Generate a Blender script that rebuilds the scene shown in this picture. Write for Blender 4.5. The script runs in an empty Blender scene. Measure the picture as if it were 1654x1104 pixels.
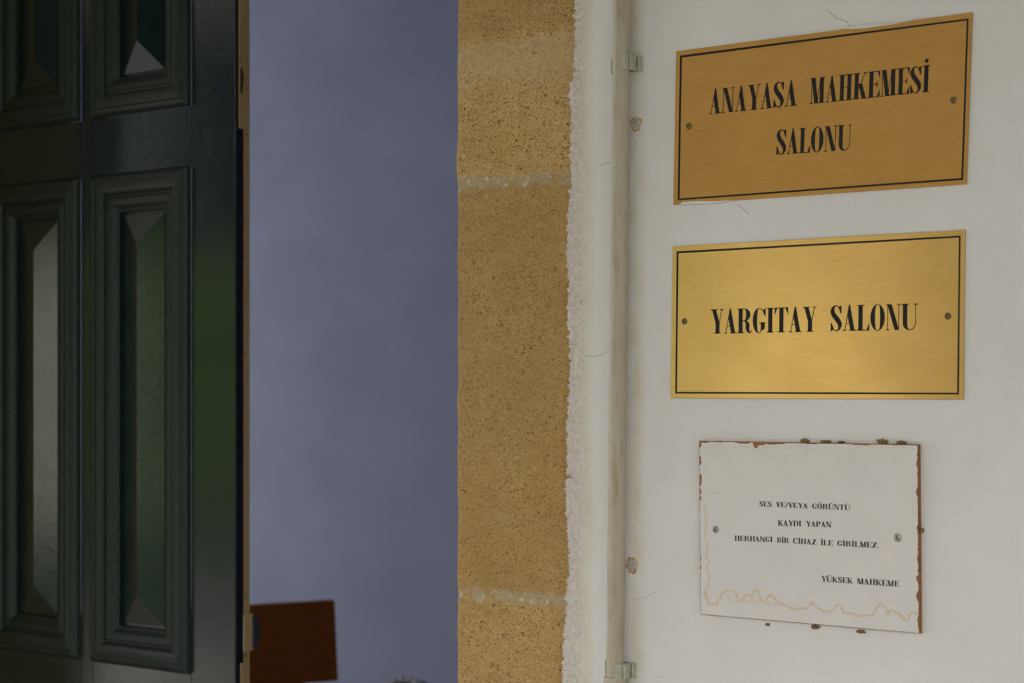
import bpy, bmesh, math, random
from mathutils import Vector, noise as mn
random.seed(7)
S = bpy.context.scene
COL = S.collection
D = bpy.data

# ------------------------------------------------------------------ camera
PHI = math.atan2(0.7385, 1.0)              # the facade is seen at 36 degrees
FPX = 2900.0                               # focal length in pixels of the 1654 wide frame
CAM = Vector((1.226, -2.027, 1.52))
FWD = Vector((-math.sin(PHI), math.cos(PHI), 0))
RGT = Vector((math.cos(PHI), math.sin(PHI), 0))
HOR = 625.0                                # row of the horizon
cd = D.cameras.new('camera')
cam = D.objects.new('camera', cd); COL.objects.link(cam)
cam.location = CAM
cam.rotation_euler = (math.pi / 2, 0, PHI)
cd.sensor_width = 36.0
cd.lens = 36.0 * FPX / 1654.0
cd.shift_y = (HOR - 552.0) / 1654.0
cd.clip_start = 0.05
cd.dof.use_dof = True
cd.dof.focus_distance = 2.34
cd.dof.aperture_fstop = 7.1
S.camera = cam

# ------------------------------------------------------------------ light
S.view_settings.view_transform = 'Standard'
S.view_settings.look = 'None'
S.view_settings.gamma = 1.0
S.view_settings.use_curve_mapping = False
S.view_settings.exposure = 0.0
W = D.worlds.new('world'); S.world = W; W.use_nodes = True
bg = W.node_tree.nodes['Background']
bg.inputs[0].default_value = (0.97, 0.94, 1.02, 1)
bg.inputs[1].default_value = 3.75
sl = D.lights.new('sun', 'SUN'); sl.energy = 20.0; sl.angle = math.radians(0.6); sl.color = (1, 0.95, 0.86)
so = D.objects.new('sun', sl); COL.objects.link(so)
so.rotation_euler = (math.radians(-50), 0, math.radians(20))   # high sun from behind the building
so.location = (0, 4, 9)
wl = D.lights.new('window_fill_lamp', 'AREA'); wl.energy = 19; wl.shape = 'RECTANGLE'; wl.size = 2.0; wl.size_y = 1.7
wl.color = (0.72, 0.83, 1.0)
wo = D.objects.new('window_fill_lamp', wl); COL.objects.link(wo)
wo.location = (-7.2, 1.7, 2.15); wo.rotation_euler = (0, math.radians(-90), 0)   # added lamp standing in for daylight at the unseen side window


def at(px, py, Y=0.0):
    """point on the plane y = Y seen in the photo at (px, py)"""
    d = FWD + RGT * ((px - 827.0) / FPX) + Vector((0, 0, 1)) * ((HOR - py) / FPX)
    return CAM + d * ((Y - CAM.y) / d.y)


# ------------------------------------------------------------------ helpers
def s2l(c):
    def f(v):
        v /= 255.0
        return v / 12.92 if v <= 0.04045 else ((v + 0.055) / 1.055) ** 2.4
    return (f(c[0]), f(c[1]), f(c[2]), 1)


def link(name, me, mats=None, parent=None, smooth=False):
    o = D.objects.new(name, me); COL.objects.link(o)
    if mats:
        for m in (mats if isinstance(mats, (list, tuple)) else [mats]):
            me.materials.append(m)
    if parent: o.parent = parent
    if smooth:
        for p in me.polygons: p.use_smooth = True
    return o


def mesh(name, verts, faces, mat=None, parent=None, smooth=False):
    me = D.meshes.new(name)
    me.from_pydata([tuple(v) for v in verts], [], faces)
    me.update()
    return link(name, me, mat, parent, smooth)


def empty(name, loc):
    o = D.objects.new(name, None); COL.objects.link(o); o.location = loc; o.empty_display_size = 0.05
    return o


def tag(o, label=None, cat=None, group=None, kind=None):
    if label: o['label'] = label
    if cat: o['category'] = cat
    if group: o['group'] = group
    if kind: o['kind'] = kind
    return o


def unoff(o):
    """child meshes are modelled in world coordinates: undo the parent's offset"""
    o.matrix_parent_inverse = o.parent.matrix_world.inverted() if False else o.matrix_parent_inverse
    o.location = o.location - o.parent.location if o.parent.parent is None else o.location
    return o


def child(name, verts, faces, mat, parent, smooth=False):
    return unoff(mesh(name, verts, faces, mat, parent, smooth))


class MB:
    def __init__(s): s.v = []; s.f = []
    def add(s, v, f):
        n = len(s.v); s.v += [Vector(q) for q in v]; s.f += [[i + n for i in q] for q in f]
    def box(s, a, b):
        x0, y0, z0 = a; x1, y1, z1 = b
        s.add([(x0, y0, z0), (x1, y0, z0), (x1, y1, z0), (x0, y1, z0), (x0, y0, z1), (x1, y0, z1), (x1, y1, z1), (x0, y1, z1)],
              [(0, 3, 2, 1), (4, 5, 6, 7), (0, 1, 5, 4), (1, 2, 6, 5), (2, 3, 7, 6), (3, 0, 4, 7)])
    def prism(s, ring, off):
        """closed outline (counter-clockwise seen against off) pushed along off"""
        n = len(ring); off = Vector(off)
        a = [Vector(p) for p in ring]; b = [p + off for p in a]
        s.add(a + b, [list(range(n)), list(range(2 * n - 1, n - 1, -1))] + [(i, i + n, (i + 1) % n + n, (i + 1) % n) for i in range(n)])
    def tube(s, p0, p1, r, n=24, cap=True):
        p0 = Vector(p0); p1 = Vector(p1); d = (p1 - p0).normalized()
        u = d.orthogonal().normalized(); w = d.cross(u)
        v = []
        for p in (p0, p1):
            for i in range(n):
                a = 2 * math.pi * i / n
                v.append(p + u * (r * math.cos(a)) + w * (r * math.sin(a)))
        f = [(i, (i + 1) % n, (i + 1) % n + n, i + n) for i in range(n)]
        if cap: f += [list(range(n - 1, -1, -1)), list(range(n, 2 * n))]
        s.add(v, f)
    def lathe(s, c, axis, prof, n=24):
        """prof = [(radius, height along axis)]"""
        c = Vector(c); d = Vector(axis).normalized(); u = d.orthogonal().normalized(); w = d.cross(u)
        v = []
        for r, h in prof:
            for i in range(n):
                a = 2 * math.pi * i / n
                v.append(c + d * h + u * (r * math.cos(a)) + w * (r * math.sin(a)))
        f = []
        for k in range(len(prof) - 1):
            for i in range(n):
                f.append((k * n + i, k * n + (i + 1) % n, (k + 1) * n + (i + 1) % n, (k + 1) * n + i))
        f.append(list(range((len(prof) - 1) * n, len(prof) * n)))
        s.add(v, f)
    def build(s, name, mat, parent=None, smooth=False, bevel=0):
        o = mesh(name, s.v, s.f, mat, parent, smooth)
        bm = bmesh.new(); bm.from_mesh(o.data); bmesh.ops.recalc_face_normals(bm, faces=bm.faces); bm.to_mesh(o.data); bm.free()
        if bevel:
            m = o.modifiers.new('bevel', 'BEVEL'); m.width = bevel; m.segments = 2; m.limit_method = 'ANGLE'; m.angle_limit = 0.6
        return unoff(o) if parent else o


def nz(x, y, z, sc=1.0):
    return mn.noise(Vector((x * sc, y * sc, z * sc)))


# ------------------------------------------------------------------ materials
class NT:
    def __init__(s, name, rough=0.6, metal=0.0, color=(128, 128, 128), spec=0.5):
        s.m = D.materials.new(name); s.m.use_nodes = True
        s.t = s.m.node_tree; s.n = s.t.nodes; s.b = s.n['Principled BSDF']
        s.b.inputs['Roughness'].default_value = rough
        s.b.inputs['Metallic'].default_value = metal
        s.b.inputs['Base Color'].default_value = s2l(color)
        s.b.inputs['Specular IOR Level'].default_value = spec
        s.tc = s.n.new('ShaderNodeTexCoord')
        s._map = {}
    def l(s, a, b): s.t.links.new(a, b)
    def pos(s, scale=(1, 1, 1)):
        if scale not in s._map:
            m = s.n.new('ShaderNodeMapping'); m.inputs['Scale'].default_value = scale
            s.l(s.tc.outputs['Object'], m.inputs[0]); s._map[scale] = m.outputs[0]
        return s._map[scale]
    def noise(s, sc, det=3, rough=0.55, scale=(1, 1, 1)):
        n = s.n.new('ShaderNodeTexNoise'); n.inputs['Scale'].default_value = sc
        n.inputs['Detail'].default_value = det; n.inputs['Roughness'].default_value = rough
        s.l(s.pos(scale), n.inputs['Vector']); return n.outputs[0]
    def voro(s, sc):
        n = s.n.new('ShaderNodeTexVoronoi'); n.inputs['Scale'].default_value = sc
        s.l(s.pos(), n.inputs['Vector']); return n.outputs['Distance']
    def ramp(s, fac, lo, hi, a=0.0, b=1.0):
        n = s.n.new('ShaderNodeMapRange'); n.inputs['From Min'].default_value = lo; n.inputs['From Max'].default_value = hi
        n.inputs['To Min'].default_value = a; n.inputs['To Max'].default_value = b
        s.l(fac, n.inputs['Value']); return n.outputs[0]
    def mix(s, fac, a, b):
        n = s.n.new('ShaderNodeMix'); n.data_type = 'RGBA'
        for k, v in ((0, fac), (6, a), (7, b)):
            if isinstance(v, bpy.types.NodeSocket): s.l(v, n.inputs[k])
            elif isinstance(v, tuple): n.inputs[k].default_value = s2l(v)
            else: n.inputs[k].default_value = v
        return n.outputs[2]
    def math(s, op, a, b=0.0):
        n = s.n.new('ShaderNodeMath'); n.operation = op
        for k, v in ((0, a), (1, b)):
            if isinstance(v, bpy.types.NodeSocket): s.l(v, n.inputs[k])
            else: n.inputs[k].default_value = v
        return n.outputs[0]
    def attr(s, name):
        n = s.n.new('ShaderNodeAttribute'); n.attribute_name = name; return n.outputs['Fac']
    def xyz(s):
        n = s.n.new('ShaderNodeSeparateXYZ'); s.l(s.tc.outputs['Object'], n.inputs[0]); return n.outputs
    def color(s, sock): s.l(sock, s.b.inputs['Base Color']); return s
    def rough(s, sock): s.l(sock, s.b.inputs['Roughness']); return s
    def bump(s, h, strength=0.3, dist=0.002):
        n = s.n.new('ShaderNodeBump'); n.inputs['Strength'].default_value = strength; n.inputs['Distance'].default_value = dist
        s.l(h, n.inputs['Height']); s.l(n.outputs[0], s.b.inputs['Normal']); return s


def simple(name, c, rough=0.6, metal=0.0, var=0.12, sc=60, spec=0.5):
    t = NT(name, rough, metal, c, spec)
    dk = tuple(int(v * (1 - var)) for v in c); lt = tuple(min(255, int(v * (1 + var * 0.6))) for v in c)
    t.color(t.mix(t.ramp(t.noise(sc), 0.3, 0.7), dk, lt))
    return t.m


# white painted plaster with faint yellow and violet blotches
t = NT('white_plaster', 0.72, spec=0.25)
c = t.mix(t.ramp(t.noise(5, 3), 0.35, 0.7), (221, 219, 214), (227, 225, 222))
c = t.mix(t.ramp(t.noise(26, 4), 0.56, 0.78, 0, 0.22), c, (205, 200, 182))
c = t.mix(t.ramp(t.noise(420, 2), 0.66, 0.74, 0, 0.35), c, (180, 176, 165))
x0s = at(944, 600).x
xx = t.math('ADD', t.xyz()[0], t.math('MULTIPLY', t.math('SUBTRACT', t.noise(18, 3), 0.5), 0.016))
c = t.mix(t.math('MULTIPLY', t.ramp(xx, x0s + 0.003, x0s + 0.019, 1, 0), t.ramp(t.noise(40, 3), 0.3, 0.7, 0.25, 0.75)), c, (205, 192, 160))
xp = at(1022, 500).x
band = t.math('MULTIPLY', t.ramp(xx, xp - 0.012, xp + 0.002, 0, 1), t.ramp(xx, xp + 0.006, xp + 0.022, 1, 0))  # yellowish stain plus the pipe's soft shadow, painted beside the pipe
c = t.mix(t.math('MULTIPLY', band, t.ramp(t.noise(22, 3), 0.3, 0.65, 0.3, 0.85)), c, (206, 198, 172))
t.color(c)
hb = t.math('ADD', t.math('MULTIPLY', t.noise(9, 3), 1.0), t.math('MULTIPLY', t.noise(120, 3, 0.6, (1, 1, 3.0)), 0.22))
t.bump(hb, 0.45, 0.006)
M_plaster = t.m

# rough broken plaster edge
t = NT('broken_plaster', 0.9, spec=0.2)
c = t.mix(t.ramp(t.noise(140, 4), 0.35, 0.65), (206, 198, 188), (226, 219, 210))
c = t.mix(t.ramp(t.noise(70, 3), 0.62, 0.76, 0, 0.5), c, (176, 156, 132))
c = t.mix(t.ramp(t.noise(420, 3), 0.64, 0.74, 0, 0.6), c, (150, 132, 114))
c = t.mix(t.ramp(t.noise(42, 3), 0.66, 0.74, 0, 0.75), c, (140, 116, 84))
c = t.mix(t.ramp(t.xyz()[0], at(936, 600).x, at(945, 600).x, 0, 0.85), c, (220, 214, 202))
t.color(c); t.bump(t.noise(420, 5, 0.7), 0.6, 0.002)
M_broken = t.m

# yellow sandstone
t = NT('sandstone', 0.92, spec=0.15)
c = t.mix(t.ramp(t.noise(6, 4), 0.3, 0.7), (210, 174, 108), (222, 190, 132))
c = t.mix(t.ramp(t.noise(60, 4, 0.65, (1, 1, 1.6)), 0.35, 0.7, 0, 0.6), c, (184, 140, 74))
g1 = t.noise(430, 5, 0.75, (0.8, 1, 1.3))
c = t.mix(t.ramp(g1, 0.50, 0.68, 0, 0.85), c, (232, 202, 150))
c = t.mix(t.ramp(g1, 0.36, 0.48, 0.9, 0), c, (124, 86, 42))
c = t.mix(t.ramp(t.noise(260, 3, 0.6, (0.8, 1, 1.4)), 0.60, 0.66, 0, 0.9), c, (78, 60, 38))
c = t.mix(t.ramp(t.voro(24), 0.04, 0.10, 0.8, 0), c, (120, 98, 70))
c = t.mix(t.ramp(t.noise(38, 3), 0.74, 0.79, 0, 0.6), c, (226, 210, 166))
c = t.mix(t.attr('tone'), c, (158, 124, 74))
c = t.mix(t.attr('pale'), c, (206, 186, 146))
mo = t.math('MULTIPLY', t.attr('mort'), t.ramp(t.noise(50, 5, 0.7), 0.36, 0.54))
mc = t.mix(t.ramp(t.noise(90, 5, 0.7), 0.54, 0.66), (186, 168, 132), (232, 222, 202))
c = t.mix(mo, c, mc)
t.color(c)
hb = t.math('ADD', t.math('MULTIPLY', g1, 0.8), t.math('MULTIPLY', t.noise(150, 4, 0.6), 0.7))
t.bump(hb, 0.9, 0.0026)
M_stone = t.m


def brass(name, base, lite, rough):
    t = NT(name, rough, 1.0)
    c = t.mix(t.ramp(t.noise(14, 4, 0.6, (1, 1, 2.2)), 0.3, 0.7), base, lite)
    c = t.mix(t.ramp(t.noise(60, 3, 0.6, (0.6, 1, 9)), 0.35, 0.75, 0, 0.28), c, tuple(int(v * 0.86) for v in base))
    c = t.mix(t.ramp(t.noise(75, 2), 0.77, 0.81, 0, 0.6), c, (120, 72, 34))
    t.color(c)
    t.rough(t.ramp(t.noise(11, 3), 0.3, 0.7, rough - 0.01, rough + 0.015))
    t.b.inputs['Anisotropic'].default_value = 0.82
    cx = t.n.new('ShaderNodeCombineXYZ'); cx.inputs[2].default_value = 1.0
    t.l(cx.outputs[0], t.b.inputs['Tangent'])
    hb = t.math('ADD', t.math('MULTIPLY', t.noise(130, 3, 0.6, (0.12, 1, 9)), 0.25), t.math('MULTIPLY', t.noise(7, 1), 0.8))
    t.bump(hb, 0.25, 0.0012)
    return t.m


M_brassA = brass('aged_brass', (204, 158, 88), (212, 166, 96), 0.46)
M_brassB = brass('bright_brass', (206, 170, 100), (214, 180, 112), 0.31)
M_ink = simple('black_enamel', (22, 20, 19), 0.55, var=0.05, spec=0.3)
M_print = simple('grey_print', (74, 72, 71), 0.8, var=0.1, spec=0.2)
M_screw = simple('tarnished_screw', (128, 116, 78), 0.45, 0.9, var=0.3, sc=500)
M_steel = simple('zinc_screw', (170, 172, 172), 0.4, 0.85, var=0.15, sc=400)
M_slot = simple('painted_recess_shade', (74, 66, 48), 0.8)  # flat dark tone painted for the shade in hole and screw cross
M_hard = simple('brown_hardboard', (152, 106, 68), 0.85, var=0.18, sc=240, spec=0.2)
# notice face: water stains from a painted attribute
t = NT('stained_laminate', 0.5, spec=0.3)
c = t.mix(t.ramp(t.noise(25, 4), 0.3, 0.7), (216, 212, 206), (221, 217, 211))
c = t.mix(t.ramp(t.noise(70, 3, 0.6, (1, 1, 1)), 0.5, 0.75, 0, 0.10), c, (232, 200, 180))
st = t.math('MULTIPLY', t.attr('stain'), t.ramp(t.noise(120, 3), 0.3, 0.6, 0.65, 1.0))
c = t.mix(st, c, (206, 182, 138))
t.color(c); M_notice = t.m
# conduit: grey-beige plastic, browner patina at places
t = NT('beige_conduit', 0.45, spec=0.4)
c = t.mix(t.ramp(t.noise(9, 4, 0.6, (3, 3, 0.5)), 0.3, 0.7), (184, 178, 160), (176, 165, 140))
c = t.mix(t.ramp(t.noise(30, 4, 0.6, (4, 4, 0.6)), 0.5, 0.75, 0, 0.6), c, (146, 124, 92))
t.color(c); M_pipe = t.m
M_clip = simple('grey_clip_plastic', (178, 175, 155), 0.5, var=0.1, sc=90)
M_plug = simple('plug_filler', (182, 176, 162), 0.9, var=0.2, sc=300)
M_rust = simple('orange_crumbled_plaster', (190, 150, 96), 0.95, var=0.3, sc=300)
M_mud = simple('dry_mud', (142, 120, 86), 0.95, var=0.35, sc=500, spec=0.1)
M_crack = simple('hairline_crack', (172, 165, 150), 0.9)
M_satin = simple('dark_green_satin', (22, 36, 31), 0.42, var=0.25, sc=120, spec=0.32)
# glossy dark green door paint
t = NT('dark_green_gloss', 0.16, spec=0.55)
c = t.mix(t.ramp(t.noise(8, 4), 0.3, 0.7), (14, 30, 31), (20, 36, 34))
c = t.mix(t.ramp(t.noise(90, 4, 0.7, (3, 3, 0.4)), 0.66, 0.74, 0, 0.5), c, (44, 60, 54))
t.color(c)
t.rough(t.ramp(t.noise(40, 4), 0.3, 0.7, 0.08, 0.14))
t.bump(t.noise(240, 3, 0.6, (3, 3, 0.5)), 0.16, 0.0012); M_green = t.m
t = NT('navy_edge_paint', 0.3, spec=0.5)
c = t.mix(t.ramp(t.noise(120, 4), 0.62, 0.72), (16, 20, 34), (60, 74, 112))
t.color(c); M_navy = t.m
t = NT('cream_edge_paint', 0.6)
c = t.mix(t.ramp(t.noise(30, 4, 0.6, (3, 3, 1)), 0.3, 0.7), (156, 134, 88), (154, 136, 106))
c = t.mix(t.ramp(t.noise(70, 3), 0.64, 0.72, 0, 0.8), c, (112, 84, 52))
t.color(c); M_cream = t.m
M_worn = simple('worn_dark_patch', (44, 34, 22), 0.9, var=0.4, sc=200)
M_latch = simple('grey_latch_metal', (70, 70, 84), 0.35, 0.6, var=0.15)
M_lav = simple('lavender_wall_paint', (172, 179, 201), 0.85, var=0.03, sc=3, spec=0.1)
t = NT('varnished_wood', 0.4, spec=0.4)
c = t.mix(t.ramp(t.noise(9, 4, 0.6, (6, 1, 6)), 0.3, 0.7), (150, 84, 22), (172, 98, 26))
t.color(c); M_wood = t.m
M_navyfab = simple('dark_blue_upholstery', (96, 100, 128), 0.8, var=0.1)
M_palerim = simple('pale_grey_rim', (226, 228, 238), 0.6, var=0.05)
M_floor = simple('pale_stone_paving', (196, 192, 186), 0.8, var=0.1, sc=4)
M_terr = simple('bounce_strip_grey', (72, 71, 72), 0.9, var=0.15, sc=8)
M_lawn = simple('lawn_green', (46, 58, 40), 0.9, var=0.25, sc=2, spec=0.1)
M_hedge = simple('hedge_green', (66, 88, 42), 0.8, var=0.45, sc=9, spec=0.1)
M_ceil = simple('portico_ceiling_paint', (214, 212, 208), 0.8, var=0.04, sc=3)
M_beam = simple('added_dark_beam', (38, 42, 42), 0.7, var=0.15, sc=12)
M_column = simple('column_sandstone', (178, 148, 104), 0.85, var=0.12, sc=14)
M_white = simple('plain_white', (238, 232, 226), 0.8, var=0.04, sc=3)

# ------------------------------------------------------------------ setting: unseen portico and garden, built for light and reflections
XS = at(740, 600, 0.017).x                       # arris of the stone jamb
XE = at(944, 600).x                       # where the smooth plaster begins
OPN = 1.37                                # clear width of the doorway
XL = XS - OPN
TH = 0.45                                 # wall thickness


def box_struct(name, a, b, mat, label=None, cat=None):
    m = MB(); m.box(a, b); o = m.build(name, mat); o['kind'] = 'structure'
    if label: o['label'] = label; o['category'] = cat
    return o


wall_right = box_struct('wall_right', (XE, 0.0, 0), (9.0, TH, 4.2), M_plaster,
                        'white plastered wall carrying the two brass plaques and the notice', 'wall')
box_struct('wall_left', (-7.0, 0.0, 0), (XL - 0.28, TH, 4.2), M_plaster, 'white plastered wall beyond the dark green door leaf', 'wall')
box_struct('wall_top', (XL - 0.28, 0.0, 3.2), (XE, TH, 4.2), M_plaster, 'white plastered wall above the doorway', 'wall')
box_struct('trim_left', (XL - 0.28, 0.006, 0), (XL, TH, 3.2), M_stone, 'sandstone jamb on the hinge side of the green door leaf', 'door jamb')
box_struct('floor', (-7.2, -3.9, -0.12), (9.0, 4.0, 0.0), M_floor, 'pale stone paving running through the doorway', 'floor')
box_struct('ceiling', (-7.2, -3.9, 3.3), (9.0, -0.0, 3.45), M_ceil, 'painted ceiling over the entrance', 'ceiling')
m = MB(); m.box((-7.2, -3.9, 2.22), (-0.88, -3.6, 3.3)); m.box((-0.88, -3.9, 2.85), (9.0, -3.6, 3.3))
tag(m.build('beam', M_beam), 'unseen dark beam shaped to darken reflections and let in sky', 'beam', kind='structure')  # unseen, shaped to darken reflections on the left and admit sky right
box_struct('ground', (-60, -60, -0.30), (60, -8.0, -0.14), M_lawn, 'sunlit lawn in front of the entrance', 'lawn')
box_struct('bounce_strip', (-60, -8.0, -0.30), (60, -3.9, -0.14), M_terr, 'unseen gravel strip added to keep green bounce off the wall', 'path')  # unseen ground strip, added to cut the green bounce on the facade
for i, x in enumerate((-4.6, -1.12, 2.6)):
    zt = 2.85 if x > 0 else 2.22
    m = MB()
    m.lathe((x, -3.75, 0), (0, 0, 1), [(0.31, 0), (0.31, 0.12), (0.26, 0.16), (0.245, 0.2), (0.235, zt - 0.3), (0.25, zt - 0.22), (0.30, zt - 0.14), (0.31, zt)], 32)
    o = m.build('column', M_column, None, True); tag(o, ['round stone column at the far left of the entrance', 'round stone column opposite the brass plaques', 'round stone column behind the viewer'][i], 'column', 'entrance columns', 'structure')
box_struct('wall_end_added', (9.0, -3.9, 0), (9.15, 0.0, 3.3), M_plaster, 'unseen plastered end wall added to hold back light from the right', 'wall')  # unseen wall, added to block sky light coming from the right
# unseen lumpy hedge, raised to keep sky out of the door reflections
vs, fs = [], []
NX, NZ = 90, 12
for k in range(NZ + 1):
    for i in range(NX + 1):
        x = -34 + 54 * i / NX; z = -0.14 + 4.6 * k / NZ
        y = -17 + 0.8 * nz(x, 0, z, 1.4) + 0.25 * nz(x, 3, z, 5.0) - (0.8 if k == NZ else 0)
        vs.append((x, y, z))
for k in range(NZ):
    for i in range(NX):
        a = k * (NX + 1) + i; fs.append((a + 1, a, a + NX + 1, a + NX + 2))
n = len(vs)
for i in range(NX + 1): vs.append((-34 + 54 * i / NX, -19, 4.4))
for i in range(NX + 1): vs.append((-34 + 54 * i / NX, -19, -0.14))
T0 = NZ * (NX + 1)
for i in range(NX):
    fs.append((T0 + i + 1, T0 + i, n + i, n + i + 1))
    fs.append((n + i + 1, n + i, n + NX + 1 + i, n + NX + 2 + i))
tag(mesh('hedge', vs, fs, M_hedge), 'unseen tall green hedge, raised to keep sky out of the reflections', 'hedge', kind='structure')
m = MB(); m.box((-8.85, -16.2, -0.14), (-7.0, -15.6, 2.9)); m.box((-8.95, -16.3, 2.9), (-6.9, -15.5, 3.05))
tag(m.build('reflection_wall', M_white), 'unseen white wall added for bright reflections in door and plaques', 'wall', kind='structure')  # unseen wall, sized to give the bright door and brass reflections

# ------------------------------------------------------------------ interior room
BY = 3.6
box_struct('wall_back', (-7.0, BY, 0), (3.2, BY + 0.15, 3.5), M_lav, 'plain lavender grey wall at the back of the room', 'wall')
m = MB()
m.box((-7.15, TH, 0), (-7.0, BY, 1.1)); m.box((-7.15, TH, 2.9), (-7.0, BY, 3.5))
m.box((-7.15, TH, 1.1), (-7.0, 0.65, 2.9)); m.box((-7.15, 2.75, 1.1), (-7.0, BY, 2.9))
tag(m.build('wall_side', M_lav), 'side wall of the room with an opening for the added window', 'wall', kind='structure')
box_struct('wall_inner', (3.05, TH, 0), (3.2, BY, 3.5), M_lav, 'inner end wall of the room', 'wall')
box_struct('ceiling_inner', (-7.2, 0.0 + TH, 3.5), (3.2, 4.0, 3.65), M_lav, 'ceiling of the inner room', 'ceiling')
wr = tag(empty('window_1', (-7.07, 1.7, 1.1)), 'unseen side window added to light the inner room', 'window', kind='structure')  # unseen window, added so the room has a light source
m = MB()
for y in (0.65, 1.68, 2.70): m.box((-7.11, y, 1.1), (-7.04, y + 0.05, 2.9))
for z in (1.1, 1.98, 2.85): m.box((-7.11, 0.65, z), (-7.04, 2.75, z + 0.05))
m.build('window_frame', M_white, wr)

# ------------------------------------------------------------------ stone jamb (visible side), a dense displaced face
ZA, ZB = 0.98, 2.18
zs = [0.0, 0.3, 0.6, 0.8, 0.9] + [ZA + (ZB - ZA) * i / 560 for i in range(561)] + [2.3, 2.5, 2.8, 3.2]
NXs = 120
JOINTS = [((740, 299), (918, 287), 0.0075), ((740, 958), (916, 973), 0.0085)]
JL = []
for a, b, h in JOINTS:
    A = at(*a, 0.006); B = at(*b, 0.006); JL.append((A, B, h))
ZP0 = at(830, 145).z; ZP1 = at(830, 58).z; ZJ0 = at(830, 52).z
x1 = XE + 0.02
vs, fs, mort, pale, tone = [], [], [], [], []
for z in zs:
    for i in range(NXs + 1):
        fx = i / NXs
        wob = 0.0035 * nz(3, 1, z, 9) + 0.0016 * nz(7, 2, z, 45) + 0.0008 * nz(1, 9, z, 160)
        x = XS + wob * (1 - fx) ** 6 + (x1 - XS) * fx
        y = 0.006 + 0.0022 * nz(x, 5, z, 22) + 0.0010 * nz(x, 8, z, 90) + 0.0006 * nz(x, 2, z, 260)
        # rounded arris
        e = (x - XS) / 0.012
        if e < 1: y += 0.011 * (1 - max(0, e)) ** 1.7
        w = 0.0
        for A, B, h in JL:
            zc = A.z + (B.z - A.z) * (x - A.x) / (B.x - A.x) + 0.0035 * nz(x, 4, A.z, 30)
            hh = h * (1 + 0.5 * nz(x, 6, A.z, 40))
            d = abs(z - zc)
            q = max(0.0, min(1.0, 1.5 - d / hh))
            w = max(w, q)
        # thin tight joint near the top
        q = max(0.0, 1 - abs(z - ZJ0 - 0.004 * nz(x, 1, 5, 20)) / 0.003)
        y += 0.0012 * w + 0.0015 * q
        mort.append(w)
        p = max(0, min(1, (z - ZP0) / 0.03 + 0.6 * nz(x, 3, z, 25))) * max(0, min(1, (ZP1 - z) / 0.006))
        pa = 0.36 * p
        if e < 1: pa = max(pa, 0.5 * (1 - max(0, e)))
        if fx > 0.62: pa *= 1.0
        pale.append(pa)
        zq = z + 0.01 * nz(x, 2, z, 30)
        tn = 0.30 if zq > ZJ0 else (0.02 if zq > JL[0][0].z else (0.42 if zq > JL[1][0].z else 0.26))
        tone.append(max(0, tn + 0.16 * nz(x, 6, z, 14)))
        vs.append((x, y, z))
R = NXs + 1
for k in range(len(zs) - 1):
    for i in range(NXs):
        a = k * R + i; fs.append((a, a + 1, a + R + 1, a + R))
n = len(vs)
for z in zs: vs.append((XS, TH, z)); mort.append(0); pale.append(0); tone.append(0.2)
for z in zs: vs.append((x1, TH, z)); mort.append(0); pale.append(0); tone.append(0.2)
L = len(zs)
for k in range(L - 1):
    fs.append((n + k, k * R, (k + 1) * R, n + k + 1))
    fs.append((k * R + NXs, n + L + k, n + L + k + 1, (k + 1) * R + NXs))
    fs.append((n + L + k, n + k, n + k + 1, n + L + k + 1))
o = mesh('trim_right', vs, fs, M_stone, None, True)
tag(o, 'yellow sandstone door jamb with pale mortar joints beside the white wall', 'door jamb', kind='structure')
for nm, data in (('mort', mort), ('pale', pale), ('tone', tone)):
    a = o.data.attributes.new(nm, 'FLOAT', 'POINT'); a.data.foreach_set('value', data)

# ragged broken edge of the plaster over the stone
EDGE = [(-60, 927), (0, 927), (45, 926), (75, 928), (110, 924), (128, 925), (140, 917), (165, 916), (180, 921), (250, 919), (300, 921), (345, 915), (430, 913), (450, 917), (520, 914), (580, 919), (640, 917), (690, 913), (760, 914), (800, 911), (850, 914), (920, 918), (960, 912), (985, 913), (1030, 908), (1104, 906), (1180, 906)]


def edge_px(py):
    for (a, xa), (b, xb) in zip(EDGE, EDGE[1:]):
        if a <= py <= b: return xa + (xb - xa) * (py - a) / (b - a)
    return EDGE[0][1] if py < EDGE[0][0] else EDGE[-1][1]


vs, fs = [], []
NR, NC = 2500, 22
for k in range(NR + 1):
    py = -640 + 2340 * k / NR
    P = at(edge_px(py), py)
    z = P.z
    jag = 0.0042 * max(-0.8, nz(2, 2, z, 120)) + 0.0030 * nz(5, 1, z, 300) + 0.0026 * nz(8, 4, z, 700)
    xe = P.x - jag
    for i in range(NC + 1):
        f = i / NC
        if i == 0: vs.append((xe + 0.0006, 0.0105, z)); continue
        ff = (i - 1) / (NC - 1)
        x = xe + (XE + 0.004 - xe) * ff
        amp = (1 - ff) ** 0.7
        y = -0.0012 * math.sin(math.pi * min(1, ff * 1.15)) + amp * (0.0022 * nz(x, 4, z, 140) + 0.0018 * nz(x, 7, z, 330) + 0.0012 * nz(x, 3, z, 800))
        if i == 1: y = max(y, -0.001) + 0.003
        if i == 2: y += 0.001
        vs.append((x, min(y, 0.0085) if ff < 0.95 else 0.0004, z))
for k in range(NR):
    for i in range(NC):
        a = k * (NC + 1) + i; fs.append((a + NC + 1, a + NC + 2, a + 1, a))
o = mesh('plaster_edge', vs, fs, M_broken, wall_right, False)
tag(o, 'rough broken plaster edge')

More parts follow.
